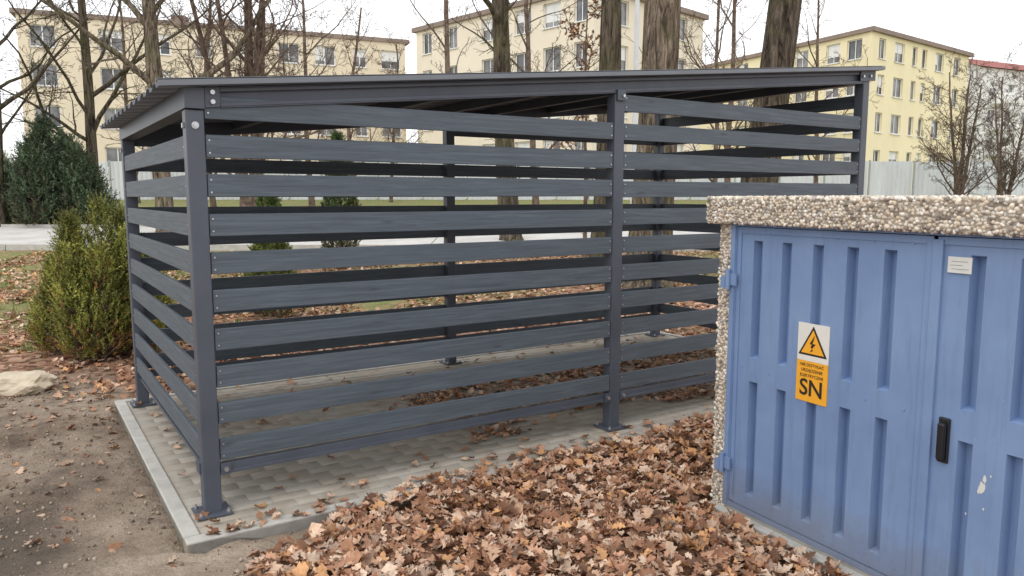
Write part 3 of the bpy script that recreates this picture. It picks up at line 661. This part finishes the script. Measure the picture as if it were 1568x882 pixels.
# ---------------- buildings
def facade(W,G,Fr,p0,p1,z0,z1,cols,rows,ww=1.3,wh=1.4):
    p0=Vector((*p0,0));p1=Vector((*p1,0));L=(p1-p0).length;dx=(p1-p0)/L;nn=Vector((dx.y,-dx.x,0))
    def P(a,z,dep=0): q=p0+dx*a-nn*dep; return (q.x,q.y,z)
    xb=[0,L];zb=[z0,z1]; cc=[]
    for c_ in cols:
        cx_,w_=(c_ if isinstance(c_,tuple) else (c_,ww)); cc.append((cx_-w_/2,cx_+w_/2)); xb+=[cx_-w_/2,cx_+w_/2]
    rr=[]
    for r_ in rows: rr.append((r_-wh/2,r_+wh/2)); zb+=[r_-wh/2,r_+wh/2]
    xb.sort();zb.sort()
    for i in range(len(xb)-1):
        for j in range(len(zb)-1):
            a,b,c,e=xb[i],xb[i+1],zb[j],zb[j+1]
            if any(abs(a-q[0])<1e-5 for q in cc) and any(abs(c-q[0])<1e-5 for q in rr):
                D=.18
                W.poly([P(a,c),P(a,c,D),P(a,e,D),P(a,e)]); W.poly([P(b,c,D),P(b,c),P(b,e),P(b,e,D)]); W.poly([P(a,c),P(b,c),P(b,c,D),P(a,c,D)]); W.poly([P(a,e,D),P(b,e,D),P(b,e),P(a,e)])
                G.poly([P(a,c,D),P(b,c,D),P(b,e,D),P(a,e,D)])
                f=.07; m=(a+b)/2
                bars=[(a,a+f,c,e),(b-f,b,c,e),(a+f,b-f,c,c+f),(a+f,b-f,e-f,e)]
                if b-a>.9: bars.append((m-f*.5,m+f*.5,c+f,e-f))
                for (u0,u1,v0,v1) in bars:
                    Fr.poly([P(u0,v0,D-.04),P(u1,v0,D-.04),P(u1,v1,D-.04),P(u0,v1,D-.04)])
                if random.random()<.45:
                    hh=random.uniform(.3,.9)*(e-c); ur=m if random.random()<.5 else b-f; Fr.poly([P(a+f,e-hh,D-.01),P(ur,e-hh,D-.01),P(ur,e-f,D-.01),P(a+f,e-f,D-.01)])
                Fr.poly([P(a-.05,c-.06,-.08),P(b+.05,c-.06,-.08),P(b+.05,c,-.08),P(a-.05,c,-.08)]); Fr.poly([P(a-.05,c,-.08),P(b+.05,c,-.08),P(b+.05,c+.001,.1),P(a-.05,c+.001,.1)])
            else: W.poly([P(a,c),P(b,c),P(b,e),P(a,e)])
def building(name,corners,faces,z0,z1,wall,edge,par=.3):
    e=empty(name); W=MB();G=MB();Fr=MB();Rf=MB(); n=len(corners)
    for i in range(n):
        cols,rows=faces.get(i,([],[])); facade(W,G,Fr,corners[i],corners[(i+1)%n],z0,z1,cols,rows)
    c=Vector((sum(p[0] for p in corners)/n,sum(p[1] for p in corners)/n)); 
    def ex(p,k): v_=(Vector(p)-c); return c+v_*(1+k/v_.length)
    lo=[ex(p,.35) for p in corners]
    Rf.hexa([(p.x,p.y,z) for z in (z1+.001,z1+par) for p in lo])
    for f in (.2,.5,.8):
        q=Vector(corners[0]).lerp(Vector(corners[1]),f).lerp(c,.6); Rf.box(q.x-.5,q.x+.5,q.y-.4,q.y+.4,z1+par+.001,z1+par+1.0)
    W.obj('walls',wall,e); G.obj('window_glass',glass,e); Fr.obj('window_frames',framew,e); Rf.obj('roof',edge,e)
rows=[4.2,6.85,9.5,12.0]
def quad(p0,p1,depth):
    p0=Vector(p0);p1=Vector(p1);dx=(p1-p0).normalized();n=Vector((-dx.y,dx.x)); return [tuple(p0),tuple(p1),tuple(p1+n*depth),tuple(p0+n*depth)]
P0=(PX(50,51),51);P1=(PX(625,61),61)
building('apartment_building',quad(P0,P1,11),{0:([(1.4,1.5),(5.4,1.5),(8.4,1.3),(11.2,1.0),(14.2,1.5),(17.0,1.5),(19.6,1.5),(22.2,1.0),(24.6,1.5)],rows)},1.2,13.3,wallA,roofd)
P0=(PX(642,55),55);P1=(PX(905,43.5),43.5)
building('apartment_building',quad(P0,P1,11),{0:([(1.2,1.0),(3.9,1.0),(7.5,1.4),(10.5,1.4),(12.9,1.4),(15.1,1.0)],rows),1:([2.5,5.5,8.5],rows),3:([3,8],rows)},1.2,12.9,wallB,roofd)
P0=(PX(1318,55),55);P1=(PX(1464,65),65)
Pl=(PX(1060,72),72)
n_=Vector(P1)-Vector(P0)
building('apartment_building',[P0,P1,(Pl[0]+n_.x,Pl[1]+n_.y),Pl],{0:([(1.6,1.0),(4.2,1.5),(6.6,.8),(8.2,.8),(10.8,1.5),(14,1.2)],rows),3:([(3,1.3),(6,1.3),(9,1.3),(12.5,1.3),(15.5,1.3),(17.4,1.3)],rows)},1.2,13.0,wallC,roofd)
P0=(PX(1484,82),82);P1=(PX(1640,90),90)
q=quad(P0,P1,10); e=empty('white_apartment_house'); W=MB();G=MB();Fr=MB();Rf=MB()
for i in range(4): facade(W,G,Fr,q[i],q[(i+1)%4],1.2,15.0,[2.2,5,8,11] if i==0 else [],[4.5,7.2,10.0,12.8])
a,b,c,d4=[Vector(p) for p in q]; m1=(a+d4)/2; m2=(b+c)/2
Rf.poly([(a.x-.5,a.y-.6,15.0),(b.x,b.y-.6,15.0),(m2.x,m2.y,17),(m1.x,m1.y,17)]); Rf.poly([(c.x,c.y,15.0),(d4.x,d4.y,15.0),(m1.x,m1.y,17),(m2.x,m2.y,17)]); W.poly([(a.x,a.y,15.0),(m1.x,m1.y,17),(d4.x,d4.y,15.0)])
dxx=(b-a).normalized(); nn=Vector((dxx.y,-dxx.x))
for z in (5.8,8.5,11.3):
    p=a+dxx*3.2+nn*.6; Fr.box(p.x-1.4,p.x+1.4,p.y-.6,p.y+.6,z,z+.15); Fr.box(p.x-1.4,p.x+1.4,p.y-.64,p.y-.6,z+.16,z+1.1)
W.obj('walls',wallW,e);G.obj('window_glass',glass,e);Fr.obj('frames_and_balconies',framew,e);Rf.obj('roof',redroof,e)
# street lamp
lx_,ly_=PX(969,24),24; mb=MB(); z=gz(lx_,ly_); mb.cyl((lx_,ly_,z),(lx_,ly_,z+1.2),.11,12); mb.cyl((lx_,ly_,z+1.2),(lx_,ly_,z+8.5),.09,12,0,.06)
mb.cyl((lx_,ly_,z+8.4),(lx_-1.3,ly_-.2,z+8.9),.035,8); mb.box(lx_-1.9,lx_-1.25,ly_-.32,ly_-.08,z+8.83,z+8.97); mb.obj('street_lamp',simple('galvanised',s2l((205,208,210)),.5,.2,.05),None)
# ---------------- light & camera
w=bpy.data.worlds.new('World'); scene.world=w; w.use_nodes=True; nt=w.node_tree; bg=nt.nodes['Background']
sky=nt.nodes.new('ShaderNodeTexSky'); sky.sky_type='NISHITA'; sky.sun_disc=False; sky.sun_elevation=math.radians(52); sky.sun_rotation=math.radians(205); bg.inputs['Strength'].default_value=.05
hs_=nt.nodes.new('ShaderNodeHueSaturation'); hs_.inputs['Saturation'].default_value=.25; nt.links.new(sky.outputs[0],hs_.inputs['Color'])
nt.links.new(hs_.outputs[0],bg.inputs['Color'])
b2=nt.nodes.new('ShaderNodeBackground'); b2.inputs['Color'].default_value=(.975,.978,.985,1); b2.inputs['Strength'].default_value=1.25
ad=nt.nodes.new('ShaderNodeAddShader'); nt.links.new(bg.outputs[0],ad.inputs[0]); nt.links.new(b2.outputs[0],ad.inputs[1]); nt.links.new(ad.outputs[0],nt.nodes['World Output'].inputs['Surface'])
sl=bpy.data.lights.new('sun','SUN'); sl.energy=.6; sl.angle=math.radians(50); sl.color=(1,.97,.94); so=link(bpy.data.objects.new('sun',sl))
az=math.radians(205); el=math.radians(52); dirv=Vector((math.sin(az)*math.cos(el),math.cos(az)*math.cos(el),math.sin(el))); so.rotation_euler=dirv.to_track_quat('Z','Y').to_euler()
cam=bpy.data.cameras.new('camera'); cam.sensor_width=36; cam.lens=36*1170/1568; cam.clip_end=2000; cam.clip_start=.05
co=link(bpy.data.objects.new('camera',cam)); co.location=(0,0,H); co.rotation_euler=(math.radians(90-6.87),0,0); scene.camera=co
scene.view_settings.view_transform='Standard'; scene.view_settings.look='None'; scene.view_settings.exposure=0
print('FACES',sum(len(o.data.polygons) for o in bpy.data.objects if o.type=='MESH'))
